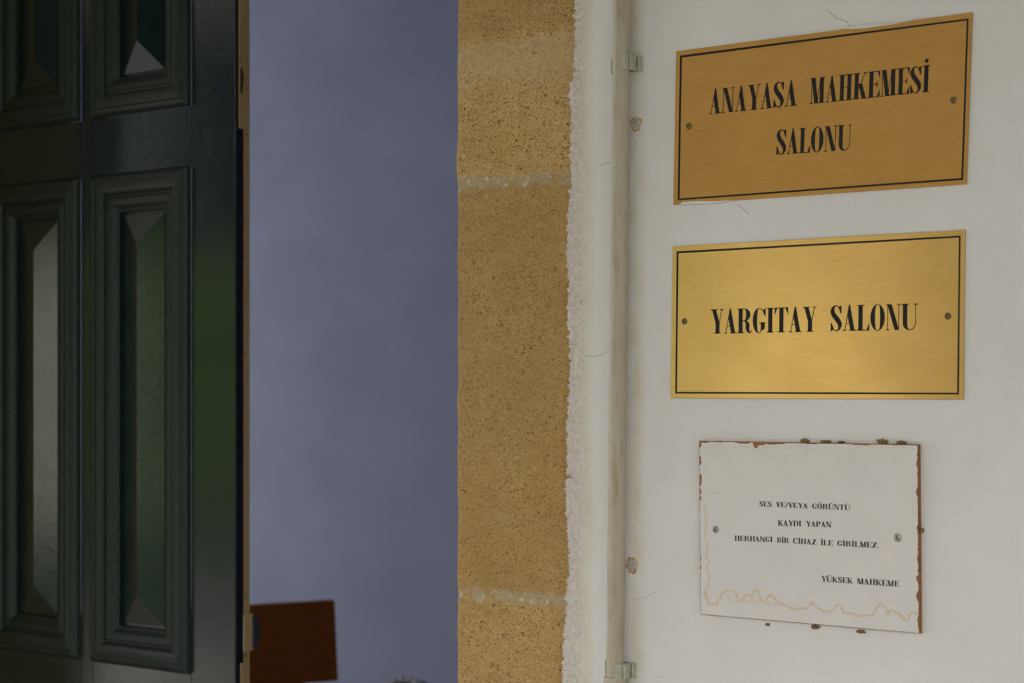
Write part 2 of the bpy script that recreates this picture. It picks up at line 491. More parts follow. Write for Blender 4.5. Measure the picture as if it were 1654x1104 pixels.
# old fixing holes, filled and chipped
def blob(P, rx, rz, amp, seed, y0, y1, n=40, inner=0.0):
    """irregular flat lump on the wall: outline at y0, raised middle at y1"""
    v = []
    for k, (f, y) in enumerate(((1.0, y0), (0.8, y0 + (y1 - y0) * 0.75), (0.45, y1))):
        for j in range(n):
            a = 2 * math.pi * j / n
            q = 1 + amp * nz(math.cos(a) * 1.6 + seed, math.sin(a) * 1.6, 2) + amp * 0.6 * nz(math.cos(a) * 4 + seed, math.sin(a) * 4, 5)
            w = y + (0.0004 * nz(j * 0.9, k * 3 + seed, 1) if k else 0)
            v.append((P.x + math.cos(a) * rx * q * f, w, P.z + math.sin(a) * rz * q * f))
    v.append((P.x, y1, P.z))
    f = []
    for k in range(2):
        for j in range(n): f.append((k * n + j, k * n + (j + 1) % n, (k + 1) * n + (j + 1) % n, (k + 1) * n + j))
    for j in range(n): f.append((2 * n + j, 2 * n + (j + 1) % n, 3 * n))
    return v, f


for (px, py, rx, rz, lab, dx, dz) in ((1027, 200.5, 0.0086, 0.0098, 'chipped fixing hole beside the pipe', 0.35, 0.05), (1020.5, 914, 0.0082, 0.0108, 'filled fixing hole beside the pipe', 0.42, -0.62)):
    P = at(px, py)
    o = mesh('fixing_hole', *blob(P, rx * 1.06, rz * 1.02, 0.32, px, 0.0, -0.0006), M_rust, wall_right); tag(o, lab)
    h = mesh('filler_plug', *blob(P + Vector((0.0006, 0, 0.0004)), rx * 0.9, rz * 0.9, 0.22, px + 7, -0.0002, -0.0018), M_plug, o, True)
    mesh('hole_shade', *blob(P + Vector((rx * dx, -0.0016, rz * dz)), rx * 0.34, rz * (0.5 if dz > 0 else 0.26), 0.6, px + 3, 0.0, -0.0006), M_slot, o)  # raised dark patch, painted as the shaded side of the hole


# hairline cracks in the plaster
def crack(pts, r=0.00035):
    m = MB(); prev = None
    P = [at(*p, -0.0001) for p in pts]
    for a, b in zip(P, P[1:]):
        k = max(2, int((b - a).length / 0.004))
        for i in range(k):
            q = a.lerp(b, (i + 1) / k) + Vector((0.0008 * nz(a.x, i, b.z, 7), 0, 0.0012 * nz(b.x, i, a.z, 9)))
            if prev is None: prev = a
            m.tube(prev, q, r, 5, False); prev = q
    o = m.build('crack', M_crack); o.parent = wall_right


crack([(968, 268), (978, 264), (988, 262)]); crack([(945, 575), (960, 577), (975, 572), (985, 566)])
crack([(1190, 330), (1200, 337), (1210, 347)], 0.0004); crack([(1338, 18), (1352, 30), (1368, 34), (1376, 48)], 0.0004)
crack([(1020, 236), (1030, 228)]); crack([(1022, 970), (1040, 966), (1060, 957)], 0.0003)

# ------------------------------------------------------------------ conduit pipe, coupling and clips
YP, RP = -0.0165, 0.0118
pa = at(1004.5, 0, YP); pb = at(993.5, 1090, YP)
dirp = (pa - pb).normalized()


def pipe_at(z): return pb + dirp * ((z - pb.z) / dirp.z)


top = pipe_at(3.25); low = pipe_at(0.02); cz = at(994, 1094, YP).z
pipe = tag(empty('conduit_pipe', low), 'grey beige plastic conduit running up the white wall beside the stone jamb', 'pipe')
m = MB(); m.tube(pipe_at(cz - 0.05), top, RP, 40); m.build('tube', M_pipe, pipe, True)
m = MB(); m.lathe(pipe_at(cz), -dirp, [(RP, -0.0005), (RP + 0.0032, 0), (RP + 0.0036, 0.002), (RP + 0.0036, 0.05), (RP + 0.001, 0.052)], 40)
m.build('coupling', M_pipe, pipe, True)
m = MB(); m.tube(low, pipe_at(cz - 0.05), RP, 40); m.build('lower_tube', M_pipe, pipe, True)
for p in pipe.children:
    mod = p.modifiers.new('split', 'EDGE_SPLIT')


def clip(py, label):
    c0 = pipe_at(at(1000, py, YP).z)
    h = 0.0098
    root = tag(empty('pipe_clip', (c0.x, 0, c0.z)), label, 'pipe clip', 'clips holding the conduit to the wall')
    m = MB(); m.box((c0.x - 0.0255, -0.0035, c0.z - h), (c0.x + 0.0215, 0.0, c0.z + h)); m.build('base_plate', M_clip, root, False, 0.0006)

    def jaw(a0, a1, leg):
        r0, r1 = RP + 0.0002, RP + 0.0034
        n = 14; out = []; inn = []
        for i in range(n + 1):
            a = math.radians(a0 + (a1 - a0) * i / n)
            out.append((c0.x + r1 * math.sin(a), YP - r1 * math.cos(a))); inn.append((c0.x + r0 * math.sin(a), YP - r0 * math.cos(a)))
        out.append((out[-1][0] if leg is None else leg, -0.004)); inn.append((c0.x + r0 * math.sin(math.radians(a1)), -0.004))
        mm = MB()
        for i in range(n + 1):
            ring = [out[i], out[i + 1], inn[i + 1], inn[i]]
            mm.prism([(x, y, c0.z - h) for x, y in ring], (0, 0, 2 * h))
        return mm
    j = jaw(32, 92, c0.x + RP + 0.0075).build('jaw', M_clip, root, False)
    m = MB(); m.box((c0.x + RP + 0.0038, -0.0215, c0.z - h * 0.96), (c0.x + RP + 0.0072, -0.004, c0.z + h * 0.96)); unoffj = m.build('jaw_rib', M_clip, None, False, 0.0005); unoffj.parent = j
    jaw(-118, -92, None).build('jaw', M_clip, root, False)
    m = MB(); m.box((c0.x + RP + 0.0088, -0.0085, c0.z - h), (c0.x + RP + 0.0112, 0, c0.z + h)); m.build('lug', M_clip, root, False, 0.0004)


clip(103, 'upper grey plastic clip on the conduit, level with the big plaque')
clip(1084, 'lower grey plastic clip on the conduit, just above the coupling')

# ------------------------------------------------------------------ letters
def cat_rom(P, k=8):
    out = []
    for i in range(len(P) - 1):
        p0 = P[max(0, i - 1)]; p1 = P[i]; p2 = P[i + 1]; p3 = P[min(len(P) - 1, i + 2)]
        for j in range(k):
            u = j / k
            out.append(tuple(0.5 * ((2 * b) + (c - a) * u + (2 * a - 5 * b + 4 * c - d) * u * u + (-a + 3 * b - 3 * c + d) * u ** 3) for a, b, c, d in zip(p0, p1, p2, p3)))
    out.append(P[-1]); return out


class Font:
    """a hand-drawn didone alphabet: T stem, t hairline, s serif overhang, h serif height"""
    def __init__(f, T, t, s, h, k): f.T, f.t, f.s, f.h, f.k = T, t, s, h, k
    def bar(f, x0, z0, x1, z1): return [(x0, z0), (x1, z0), (x1, z1), (x0, z1)]
    def stroke(f, xa, za, xb, zb, w): return [(xa - w / 2, za), (xa + w / 2, za), (xb + w / 2, zb), (xb - w / 2, zb)]
    def serif(f, x, w, top, a=None):
        a = f.s if a is None else a
        if top: return [[(x - w / 2 - a, 1), (x - w / 2 - a, 1 - f.h), (x - w / 2, 1 - f.h * 1.5), (x + w / 2, 1 - f.h * 1.5), (x + w / 2 + a, 1 - f.h), (x + w / 2 + a, 1)]]
        return [[(x + w / 2 + a, 0), (x + w / 2 + a, f.h), (x + w / 2, f.h * 1.5), (x - w / 2, f.h * 1.5), (x - w / 2 - a, f.h), (x - w / 2 - a, 0)]]
    def ring(f, cx, cz, a, b, w, t, a0, a1, n=28, w2=None, e=1.0):
        out = []
        w2 = w if w2 is None else w2
        for i in range(n):
            q = []
            for u, inner in ((i, 0), (i + 1, 0), (i + 1, 1), (i, 1)):
                an = math.radians(a0 + (a1 - a0) * u / n); c, s_ = math.cos(an), math.sin(an)
                ww = w if c > 0 else w2
                if inner: q.append((cx + max(0.004, a - ww) * math.copysign(abs(c) ** e, c), cz + (b - t) * s_))
                else: q.append((cx + a * c, cz + b * s_))
            out.append(q)
        return out
    def ribbon(f, P):
        C = cat_rom(P); out = []; E = []
        for i, (x, z, w) in enumerate(C):
            x0, z0, _ = C[max(0, i - 1)]; x2, z2, _ = C[min(len(C) - 1, i + 1)]
            dx, dz = x2 - x0, z2 - z0; l = math.hypot(dx, dz) or 1
            E.append(((x - dz / l * w / 2, z + dx / l * w / 2), (x + dz / l * w / 2, z - dx / l * w / 2)))
        for a, b in zip(E, E[1:]): out.append([a[0], a[1], b[1], b[0]])
        return out
    def stem(f, x, w=None, top=True, bot=True, a=None):
        w = w or f.T
        r = [f.bar(x - w / 2, 0, x + w / 2, 1)]
        if top: r += f.serif(x, w, True, a)
        if bot: r += f.serif(x, w, False, a)
        return r
    def dots(f, cx, two):
        r = 0.075; out = []
        for x in ((cx - 0.12, cx + 0.12) if two else (cx,)):
            out.append([(x + r * f.k * math.cos(j * math.pi / 8), 1.17 + r * math.sin(j * math.pi / 8)) for j in range(16)])
        return out
    def glyph(f, c):
        T, t, s, h, k = f.T, f.t, f.s, f.h, f.k
        B = f.bar
        if c == ' ': return 0.24 * k, []
        if c == '.': return 0.16 * k, [[(0.08 * k + 0.085 * math.cos(j * math.pi / 8), 0.08 + 0.085 * math.sin(j * math.pi / 8)) for j in range(16)]]
        if c == '/': return 0.26 * k, [f.stroke(0.02, 0, 0.24 * k, 1, t * 1.6)]
        if c in 'Iİ':
            w = T + 2 * s + 0.02; p = f.stem(w / 2)
            return w, p + (f.dots(w / 2, False) if c == 'İ' else [])
        if c == 'A':
            w = 0.50 * k; ax = w * 0.49
            zl = (w - 2 * s - T) / (w - 2 * s - 0.02)
            p = [[(w - s - T, 0), (w - s, 0), (ax + 0.022, 1.02), (ax - 0.022, 1.02), (s + (ax - s) * zl, zl)], f.stroke(s + t / 2, 0, ax - t / 2, 0.97, t)]
            p += f.serif(s + t / 2, t, False) + f.serif(w - s - T / 2, T, False)
            p.append(B(w * 0.24, 0.285, w * 0.68, 0.285 + t)); return w, p
        if c == 'V':
            w = 0.50 * k
            p = [f.stroke(w * 0.53, 0.0, s + T / 2, 1, T), f.stroke(w * 0.56, 0.03, w - s - t / 2, 1, t)]
            return w, p + f.serif(s + T / 2, T, True) + f.serif(w - s - t / 2, t, True)
        if c == 'Y':
            w = 0.52 * k; m = w * 0.54
            p = [B(m - T / 2, 0, m + T / 2, 0.46), f.stroke(m, 0.44, s + T / 2, 1, T), f.stroke(m + T / 2 - t / 2, 0.42, w - s - t / 2, 1, t)]
            return w, p + f.serif(m, T, False) + f.serif(s + T / 2, T, True) + f.serif(w - s - t / 2, t, True)
        if c == 'N':
            w = 0.54 * k; l, r = s + t / 2, w - s - t / 2
            p = [B(l - t / 2, 0, l + t / 2, 1), B(r - t / 2, 0, r + t / 2, 1), f.stroke(r - T / 2 + t / 2, 0, l + T / 2 - t / 2, 1, T)]
            p += f.serif(l, t, False) + f.serif(r, t, True)
            p.append([(l - t / 2 - s, 1), (l - t / 2 - s, 1 - h), (l + T * 0.6, 1 - h * 1.4), (l + T * 0.6, 1)]); return w, p
        if c == 'M':
            w = 0.62 * k; l, r = s + t / 2, w - s - T / 2
            v = (l + r - T / 2) / 2 + T * 0.2
            p = [B(l - t / 2, 0, l + t / 2, 1), B(r - T / 2, 0, r + T / 2, 1), f.stroke(v, 0, l + T / 2 - t / 2, 1, T * 0.98), f.stroke(v + T * 0.2, 0.02, r - T / 2 + t, 1, t)]
            p += f.serif(l, t, False) + f.serif(r, T, False)
            p.append([(l - t / 2 - s, 1), (l - t / 2 - s, 1 - h), (l + T * 0.5, 1 - h * 1.4), (l + T * 0.5, 1)])
            p.append([(r - T / 2, 1), (r - T / 2, 1 - h * 1.4), (r + T / 2 + s, 1 - h), (r + T / 2 + s, 1)]); return w, p
        if c == 'H':
            w = 0.56 * k; l, r = s + T / 2, w - s - T / 2
            return w, f.stem(l) + f.stem(r) + [B(l, 0.49, r, 0.49 + t)]
        if c == 'K':
            w = 0.56 * k; l = s + T / 2
            p = f.stem(l) + [f.stroke(l + T / 2, 0.40, w - s - t, 1, t * 1.15), f.stroke(w - s * 0.7 - T / 2, 0, l + T * 0.95, 0.58, T)]
            return w, p + f.serif(w - s - t, t, True) + f.serif(w - s * 0.7 - T / 2, T, False, s * 0.7)
        if c in 'EFL':
            w = (0.48 if c == 'E' else 0.47) * k; l = s + T / 2; r = w - 0.01
            p = f.stem(l)
            if c == 'E':
                p += [B(l, 1 - h, r, 1), [(r, 1), (r - 0.085 * k, 1 - h), (r - 0.01, 0.72), (r, 0.72)]]
                p += [B(l, 0.5 - t / 2, r - 0.1 * k, 0.5 + t / 2), [(r - 0.1 * k, 0.63), (r - 0.155 * k, 0.5), (r - 0.1 * k, 0.37), (r - 0.09 * k, 0.37), (r - 0.09 * k, 0.63)]]
            p += [B(l, 0, r, h), [(r + 0.01, 0.3), (r, 0.3), (r - 0.1 * k, h), (r - 0.02, 0), (r, 0)]]
            return w, p
        if c == 'T':
            w = 0.52 * k; m = w / 2
            p = f.stem(m, top=False) + [B(0.01, 1 - h, w - 0.01, 1)]
            p += [[(0, 0.72), (0.012, 0.72), (0.10 * k, 1 - h), (0.02, 1), (0.005, 1)], [(w - 0.012, 0.72), (w, 0.72), (w - 0.005, 1), (w - 0.02, 1), (w - 0.10 * k, 1 - h)]]
            return w, p
        if c == 'Z':
            w = 0.50 * k
            p = [B(0.03, 1 - h, w - 0.02, 1), B(0.02, 0, w - 0.02, h), [(0.01, 0), (0.01 + T * 1.25, 0), (w - 0.01, 1), (w - 0.01 - T * 1.25, 1)]]
            p += [[(0.03, 0.72), (0.045, 0.72), (0.12 * k, 1 - h), (0.03, 1)], [(w - 0.02, 0), (w - 0.02, 0.29), (w - 0.035, 0.29), (w - 0.12 * k, h)]]
            return w, p
        if c in 'OÖ':
            w = 0.54 * k; return w, f.ring(w / 2, 0.5, w / 2 - 0.01, 0.515, T * 1.08, t * 1.2, 0, 360, 44, None, 0.45) + (f.dots(w / 2, True) if c == 'Ö' else [])
        if c in 'CG':
            w = 0.52 * k; a = w / 2 - 0.01; cx = a + 0.01
            p = f.ring(cx, 0.5, a, 0.515, t * 1.4, t * 1.3, 90, 270, 26, T * 1.08, 0.6)
            p += f.ribbon([(cx, 1.005 - t * 0.65, t * 1.3), (cx + a * 0.5, 0.93, t * 1.5), (cx + a * 0.82, 0.78, t * 1.8), (cx + a * 0.9, 0.70, t * 1.2)])
            p.append([(cx + a * 0.9, 1), (cx + a * 0.62, 0.88), (cx + a * 0.86, 0.68), (cx + a * 0.97, 0.68), (cx + a * 0.97, 1)])
            if c == 'C':
                p += f.ribbon([(cx, -0.005 + t * 0.65, t * 1.3), (cx + a * 0.5, 0.06, t * 1.4), (cx + a * 0.85, 0.2, t * 1.1), (cx + a * 0.93, 0.32, t)])
            else:
                r = w - T / 2 - 0.045 * k
                p += [[(r - T / 2, 0.05), (r + T / 2, 0.17), (r + T / 2, 0.42), (r - T / 2, 0.42)], [(r - T / 2 - s, 0.42), (r - T / 2 - s, 0.42 - h), (r + T / 2 + s * 0.6, 0.42 - h), (r + T / 2 + s * 0.6, 0.42)]]
                p += [[(cx, -0.015), (cx + a * 0.25, 0.0), (r - T / 2, 0.05), (r - T / 2, 0.13), (cx + a * 0.2, 0.035), (cx, 0.02)]]
            return w, p
        if c in 'UÜ':
            w = 0.58 * k; l = s + T / 2; r = w - s - t / 2
            p = [B(l - T / 2, 0.24, l + T / 2, 1), B(r - t / 2, 0.24, r + t / 2, 1)] + f.serif(l, T, True) + f.serif(r, t, True)
            a = (r + t / 2 - l + T / 2) / 2; cx = l - T / 2 + a
            return w, p + f.ring(cx, 0.25, a, 0.265, t, t * 1.5, 180, 360, 24, T) + (f.dots(w / 2, True) if c == 'Ü' else [])
        if c == 'S':
            w = 0.44 * k; x = lambda v: v * w
            p = f.ribbon([(x(.88), .70, t), (x(.84), .80, t * 1.3), (x(.70), .93, t * 1.5), (x(.48), .99, t * 1.4), (x(.26), .93, T * .55), (x(.17), .78, T * .95), (x(.32), .61, T * 1.12), (x(.60), .44, T * 1.15), (x(.80), .25, T * .95), (x(.73), .08, T * .5), (x(.50), .008, t * 1.4), (x(.27), .07, t * 1.5), (x(.12), .2, t * 1.3), (x(.08), .31, t)])
            p.append([(x(.93), 1), (x(.89), 1), (x(.68), .93), (x(.86), .68), (x(.93), .68)])
            p.append([(x(.03), .32), (x(.03), -0.01), (x(.07), -0.01), (x(.3), .08), (x(.1), .32)])
            return w, p
        if c in 'DPRB':
            w = {'D': 0.56, 'P': 0.50, 'R': 0.58, 'B': 0.52}[c] * k; l = s + T / 2
            p = f.stem(l)
            def bowl(z0, z1, xr):
                cx = l + (xr - l) * 0.42; b = (z1 - z0) / 2
                return [B(l, z1 - t, cx, z1), B(l, z0, cx, z0 + t)] + f.ring(cx, z0 + b, xr - cx, b, min(T * 1.05, (xr - cx) * .93), t, -90, 90, 20)
            if c == 'D': p += bowl(0, 1, w - 0.01)
            if c == 'P': p += bowl(0.43, 1, w - 0.01)
            if c == 'R':
                p += bowl(0.49, 1, w * 0.88)
                p += f.ribbon([(l + T * .6, .505, t), (l + T * 1.25, .49, T * .45), (w * .70, .36, T * .95), (w * .71, .16, T * .9), (w * .82, .03, T * .45), (w * .93, .03, t * 1.2), (w * .99, .12, t)])
            if c == 'B': p += bowl(0.51, 1, w * 0.9) + bowl(0, 0.51 + t, w - 0.01)
            return w, p
        raise KeyError(c)


def word(mb, font, text, bl, br, hl, hr, lean, Y, depth, track=0.02):
    """text between two baseline points of the photo (bl, br), hl / hr = cap heights in the photo at its ends"""
    G = [font.glyph(c) for c in text]
    total = sum(w for w, _ in G) + track * (len(G) - 1)
    P00 = at(bl[0], bl[1], Y); P10 = at(br[0], br[1], Y)
    P01 = at(bl[0] + lean * hl, bl[1] - hl, Y); P11 = at(br[0] + lean * hr, br[1] - hr, Y)
    def mp(x, z):
        u = x / total
        a = P00.lerp(P10, u); b = P01.lerp(P11, u)
        return a + (b - a) * z
    x = 0
    for w, polys in G:
        for pl in polys:
            ring = [mp(x + a, b) for a, b in pl]
            mb.prism(ring, (0, -depth, 0))
        x += w + track


BOD = Font(0.155, 0.026, 0.058, 0.028, 1.0)
TIM = Font(0.185, 0.070, 0.045, 0.055, 1.18)


def quad_prism(corners, Y, d):
    m = MB(); m.prism([at(*c, Y) for c in corners], (0, -d, 0)); return m


def screw_head(name, px, py, Y, r, mat, parent, ang, washer=None):
    c = at(px, py, Y)
    m = MB(); m.lathe(c, (0, -1, 0), [(r, 0), (r, 0.0006), (r * 0.92, 0.0013), (r * 0.7, 0.0020), (r * 0.45, 0.0023), (0.0002, 0.0024)], 26)
    o = m.build(name, mat, parent, True)
    q = MB()
    for a in (ang, ang + math.pi / 2):
        ux, uz = math.cos(a), math.sin(a); L_, w = r * 0.52, r * 0.13
        q.prism([c + Vector((ux * L_ * i - uz * w * j, -0.0016, uz * L_ * i + ux * w * j)) for i, j in ((-1, -1), (1, -1), (1, 1), (-1, 1))], (0, -0.0009, 0))
    z = q.build('cross_shade', M_slot, None); z.parent = o; z.location = -Vector(parent.location)  # raised dark bars; the shade of the cross slot is painted on
    z.matrix_parent_inverse.identity(); z.location = (0, 0, 0)
    if washer:
        k = MB(); k.lathe(c, (0, -1, 0), [(washer, 0), (washer, 0.0005), (washer * 0.9, 0.0009), (r * 0.9, 0.0009)], 28)
        v = k.build('washer', M_clip, None, True); v.parent = o
    return o


def plaque(name, corners, border, mat, label, words, screws, lean, lw):
    T_ = 0.0022
    c0 = at(*corners[3]); root = tag(empty(name, (c0.x, 0, c0.z)), label, 'plaque', 'brass plaques on the wall')
    m = quad_prism(corners, 0.0, T_)
    pl = m.build('plate', mat, root, False, 0.0004)
    # engraved border, a closed frame of four mitred bars
    Yf = -T_
    bw = [(-lw, -lw), (lw, -lw), (lw, lw), (-lw, lw)]
    O = [at(*c, Yf) for c in border]
    I = [at(c[0] + dx, c[1] + dy, Yf) for c, (dx, dy) in zip(border, [(lw, lw * 1.1), (-lw, lw * 1.1), (-lw, -lw), (lw, -lw)])]
    mb = MB()
    for i in range(4):
        j = (i + 1) % 4
        mb.prism([O[i], O[j], I[j], I[i]], (0, -0.00015, 0))
    mb.build('border_line', M_ink, root)
    for line in words:
        mb = MB()
        for (txt, bl, br, hl, hr) in line: word(mb, BOD, txt, bl, br, hl, hr, lean, Yf, 0.00015)
        mb.build('lettering', M_ink, root)
    for (px, py, a) in screws: screw_head('screw', px, py, Yf, 0.0042, M_screw, root, a)
    return root


p1 = plaque('brass_plaque', [(1093.4, 83.3), (1571.5, 20.5), (1562, 298), (1088.7, 331)],
            [(1098.4, 89.8), (1564.5, 29.8), (1555.8, 290.8), (1094.6, 323.9)], M_brassA,
            'upper brass plaque with two lines of black lettering on the white wall',
            [[('ANAYASA', (1145.2, 184.8), (1287.2, 170.6), 40.0, 41.6), ('MAHKEMESİ', (1307.6, 168.4), (1501.5, 148.2), 41.7, 43.3)],
             [('SALONU', (1253.5, 250.2), (1374.9, 242.3), 40.3, 41.2)]],
            [(1112.5, 204.5, 0.5), (1540, 162, 0.2)], 0.033, 3.0)
p2 = plaque('brass_plaque', [(1087.6, 398.5), (1559.8, 371.6), (1557.3, 645.9), (1084.4, 643.4)],
            [(1093, 406.4), (1551.6, 380.9), (1548.9, 637.6), (1090.8, 636.2)], M_brassB,
            'lower brass plaque with a single line of black lettering, brighter and more golden',
            [[('YARGITAY', (1147.5, 539.6), (1318.6, 536.1), 39.3, 40.5), ('SALONU', (1341.2, 535.3), (1482.0, 532.9), 41.2, 42.3)]],
            [(1105.6, 519.5, 0.3), (1531, 511, 0.1)], 0.009, 2.8)
# flake of wall paint lapping the lower left rim of the upper plaque
m = MB(); m.prism([at(*c, -0.0022) for c in ((1097, 331), (1103, 326.5), (1125, 325.2), (1150, 325.6), (1182, 323.8), (1165, 327.5), (1130, 329.8))], (0, -0.0006, 0))
tag(m.build('paint_flake', M_plaster, p1), 'white paint on the lower left rim')
m = MB(); m.prism([at(*c, -0.0022) for c in ((1362, 46.5), (1395, 41.0), (1440, 37.6), (1478, 32.2), (1440, 39.6), (1400, 45.2), (1375, 47.2))], (0, -0.0006, 0))
tag(m.build('paint_flake', M_plaster, p1), 'white paint on the upper rim')

# ------------------------------------------------------------------ notice board
ND = 0.007
nb = [(1128.9, 712.7), (1483.0, 718.6), (1485.6, 1024.2), (1131.7, 993.0)]
c0 = at(*nb[3], -ND)
notice = tag(empty('notice_board', (c0.x, 0, c0.z)), 'weathered white notice on brown hardboard with peeling edges and water stains', 'notice')
m = MB(); m.prism([at(*c, -ND) for c in nb], (0, ND, 0)); tag(m.build('backing_board', M_hard, notice, False, 0.0005), 'brown hardboard backing')
# white facing: a fine grid, chipped away along its edges
def zr(p): return (1100 + p[0] / 2.906, 680 + p[1] / 2.906)


ST = [([(115, 800), (128, 855), (150, 862), (168, 858), (185, 835), (200, 805), (235, 797), (258, 815), (280, 848), (300, 825), (322, 818), (335, 838), (345, 800), (362, 797), (375, 835), (400, 858), (408, 825), (425, 820), (445, 842), (470, 858), (500, 872), (540, 885), (580, 882), (605, 868), (622, 856), (640, 880), (680, 896), (715, 890), (728, 870), (748, 868), (762, 900), (800, 905), (850, 916), (905, 908), (915, 880), (940, 864), (958, 878), (970, 908), (985, 890), (1020, 905), (1040, 925), (1065, 945), (1075, 905), (1095, 898), (1110, 912)], 0.85, 5.0),
      ([(112, 405), (118, 480), (113, 540), (124, 590), (116, 640), (133, 655), (120, 700), (135, 740), (120, 790), (112, 810), (130, 850)], 0.6, 4.5),
      ([(200, 805), (225, 830), (262, 850), (290, 852), (330, 845), (370, 850), (420, 858), (460, 866)], 0.4, 5.0),
      ([(95, 112), (118, 128), (140, 130), (165, 118), (195, 112), (220, 130), (260, 128), (300, 122), (345, 138), (400, 125), (470, 132), (560, 122), (600, 130), (650, 138), (700, 130), (740, 126), (800, 134), (860, 118), (930, 130), (1000, 122), (1060, 128), (1100, 135)], 0.38, 3.5),
      ([(110, 150), (150, 160), (190, 170), (210, 158), (250, 150), (300, 152), (330, 170), (400, 165), (450, 180), (520, 160), (560, 172), (600, 150)], 0.18, 3.5),
      ([(200, 195), (198, 215), (215, 225), (235, 245), (275, 258), (305, 250), (312, 225), (285, 212), (255, 215), (235, 198), (205, 190)], 0.22, 3.5),
      ([(440, 250), (480, 262), (530, 258), (570, 275), (640, 270), (700, 285)], 0.12, 4.0),
      ([(100, 330), (130, 345), (180, 340), (210, 360)], 0.16, 4.0)]
SEG = []
for pts, a, w in ST:
    C = cat_rom([(x, y, 0) for x, y in pts], 4)
    SEG += [(p[0], p[1], q[0], q[1], a, w) for p, q in zip(C, C[1:])]
BK = {}
for s_ in SEG:
    for gx in range(int(min(s_[0], s_[2]) - 14) // 20, int(max(s_[0], s_[2]) + 14) // 20 + 1):
        for gy in range(int(min(s_[1], s_[3]) - 14) // 20, int(max(s_[1], s_[3]) + 14) // 20 + 1):
            BK.setdefault((gx, gy), []).append(s_)


def stain(x, y):
    x += 5 * nz(x, y, 1, 0.05); y += 6 * nz(y, x, 4, 0.05) + 3 * nz(x, y, 8, 0.16)
    v = 0
    for (ax, ay, bx, by, a, w) in BK.get((int(x) // 20, int(y) // 20), ()):
        dx, dy = bx - ax, by - ay; l = dx * dx + dy * dy or 1
        u = max(0, min(1, ((x - ax) * dx + (y - ay) * dy) / l)); d = math.hypot(x - ax - u * dx, y - ay - u * dy)
        v = max(v, a * math.exp(-(d / w) ** 2))
    return v


GX, GZ = 330, 280
FQ = [zr(p) for p in ((84, 95), (1116, 113), (1122, 1001), (92, 910))]
vs, fs, sv, vid = [], [], [], {}
ZQ = [(84, 95), (1116, 113), (1122, 1001), (92, 910)]
# chips given in zoom units: (distance along edge 0..1, half width, depth in units)
TOPC = [(0.02, 0.03, 9), (0.095, 0.02, 3), (0.26, 0.014, 28), (0.285, 0.02, 14), (0.33, 0.05, 8), (0.37, 0.03, 7), (0.2, 0.04, 6), (0.5, 0.05, 3), (0.74, 0.06, 4), (0.9, 0.04, 2)]
LEFC = [(0.1, 0.02, 7), (0.125, 0.015, 9), (0.21, 0.02, 12), (0.23, 0.03, 10), (0.29, 0.02, 8), (0.33, 0.012, 9), (0.02, 0.02, 10), (0.68, 0.01, 4), (0.73, 0.012, 4)]
RIGC = [(0.8, 0.03, 8), (0.71, 0.02, 10), (0.45, 0.03, 5), (0.25, 0.03, 5), (0.93, 0.03, 5), (0.6, 0.03, 4), (0.1, 0.03, 4)]


def chip(lst, u): return max([0] + [d * max(0, 1 - ((u - c) / hw) ** 2) for c, hw, d in lst])


def lerp2(a, b, u): return (a[0] + (b[0] - a[0]) * u, a[1] + (b[1] - a[1]) * u)


for k in range(GZ + 1):
    for i in range(GX + 1):
        u, v = i / GX, k / GZ
        q = lerp2(lerp2(ZQ[0], ZQ[1], u), lerp2(ZQ[3], ZQ[2], u), v)
        dt, dl, dr, db = v * 850, u * 1030, (1 - u) * 1030, (1 - v) * 890
        j = 1.8 * nz(q[0], q[1], 3, 0.07)
        dead = dt < chip(TOPC, u) + 1.0 + j or dl < chip(LEFC, v) + 0.6 + j or dr < 5.0 + chip(RIGC, v) + 2 * j or db < 0.8 + j
        if dead: continue
        vid[(i, k)] = len(vs)
        P = at(*zr(q), -ND - 0.0002)
        vs.append(P); sv.append(stain(*q))
for k in range(GZ):
    for i in range(GX):
        c = [(i, k + 1), (i + 1, k + 1), (i + 1, k), (i, k)]
        if all(x in vid for x in c): fs.append([vid[x] for x in c])
o = mesh('facing_sheet', vs, fs, M_notice, notice); unoff(o)
a = o.data.attributes.new('stain', 'FLOAT', 'POINT'); a.data.foreach_set('value', sv)
sm = o.modifiers.new('solid', 'SOLIDIFY'); sm.thickness = 0.0004; sm.offset = 1
tag(o, 'white facing sheet with chipped edges and yellow water stains')


def nt(x, y): return (1140 + x / 4.865, 790 + y / 4.865)


LN = [[('SES', (422, 138), (520, 142.5), 40, 40), ('VE/VEYA', (552, 144), (802, 155), 41, 41), ('GÖRÜNTÜ', (835, 157), (1135, 169), 41, 42)],
      [('KAYDI', (568, 291), (750, 296), 45, 44), ('YAPAN', (788, 297), (985, 304), 44, 44)],
      [('HERHANGİ', (227, 409), (525, 421), 42, 42), ('BİR', (560, 423), (655, 428), 42, 42), ('CİHAZ', (685, 430), (870, 441), 43, 43), ('İLE', (903, 443), (1000, 448), 43, 43), ('GİRİLMEZ.', (1032, 449), (1362, 467), 43, 44)],
      [('YÜKSEK', (908, 730), (1155, 746), 45, 45), ('MAHKEME', (1190, 748), (1522, 771), 45, 46)]]
for ln in LN:
    mb = MB()
    for (txt, bl, br, hl, hr) in ln: word(mb, TIM, txt, nt(*bl), nt(*br), hl / 4.865, hr / 4.865, -0.012, -ND - 0.0006, 0.0001, 0.035)
    mb.build('lettering', M_print, notice)
screw_head('screw', 1156, 856, -ND - 0.0005, 0.0042, M_steel, notice, 0.8, 0.0048)
screw_head('screw', 1450.2, 869, -ND - 0.0005, 0.0042, M_steel, notice, 0.6, 0.0054)

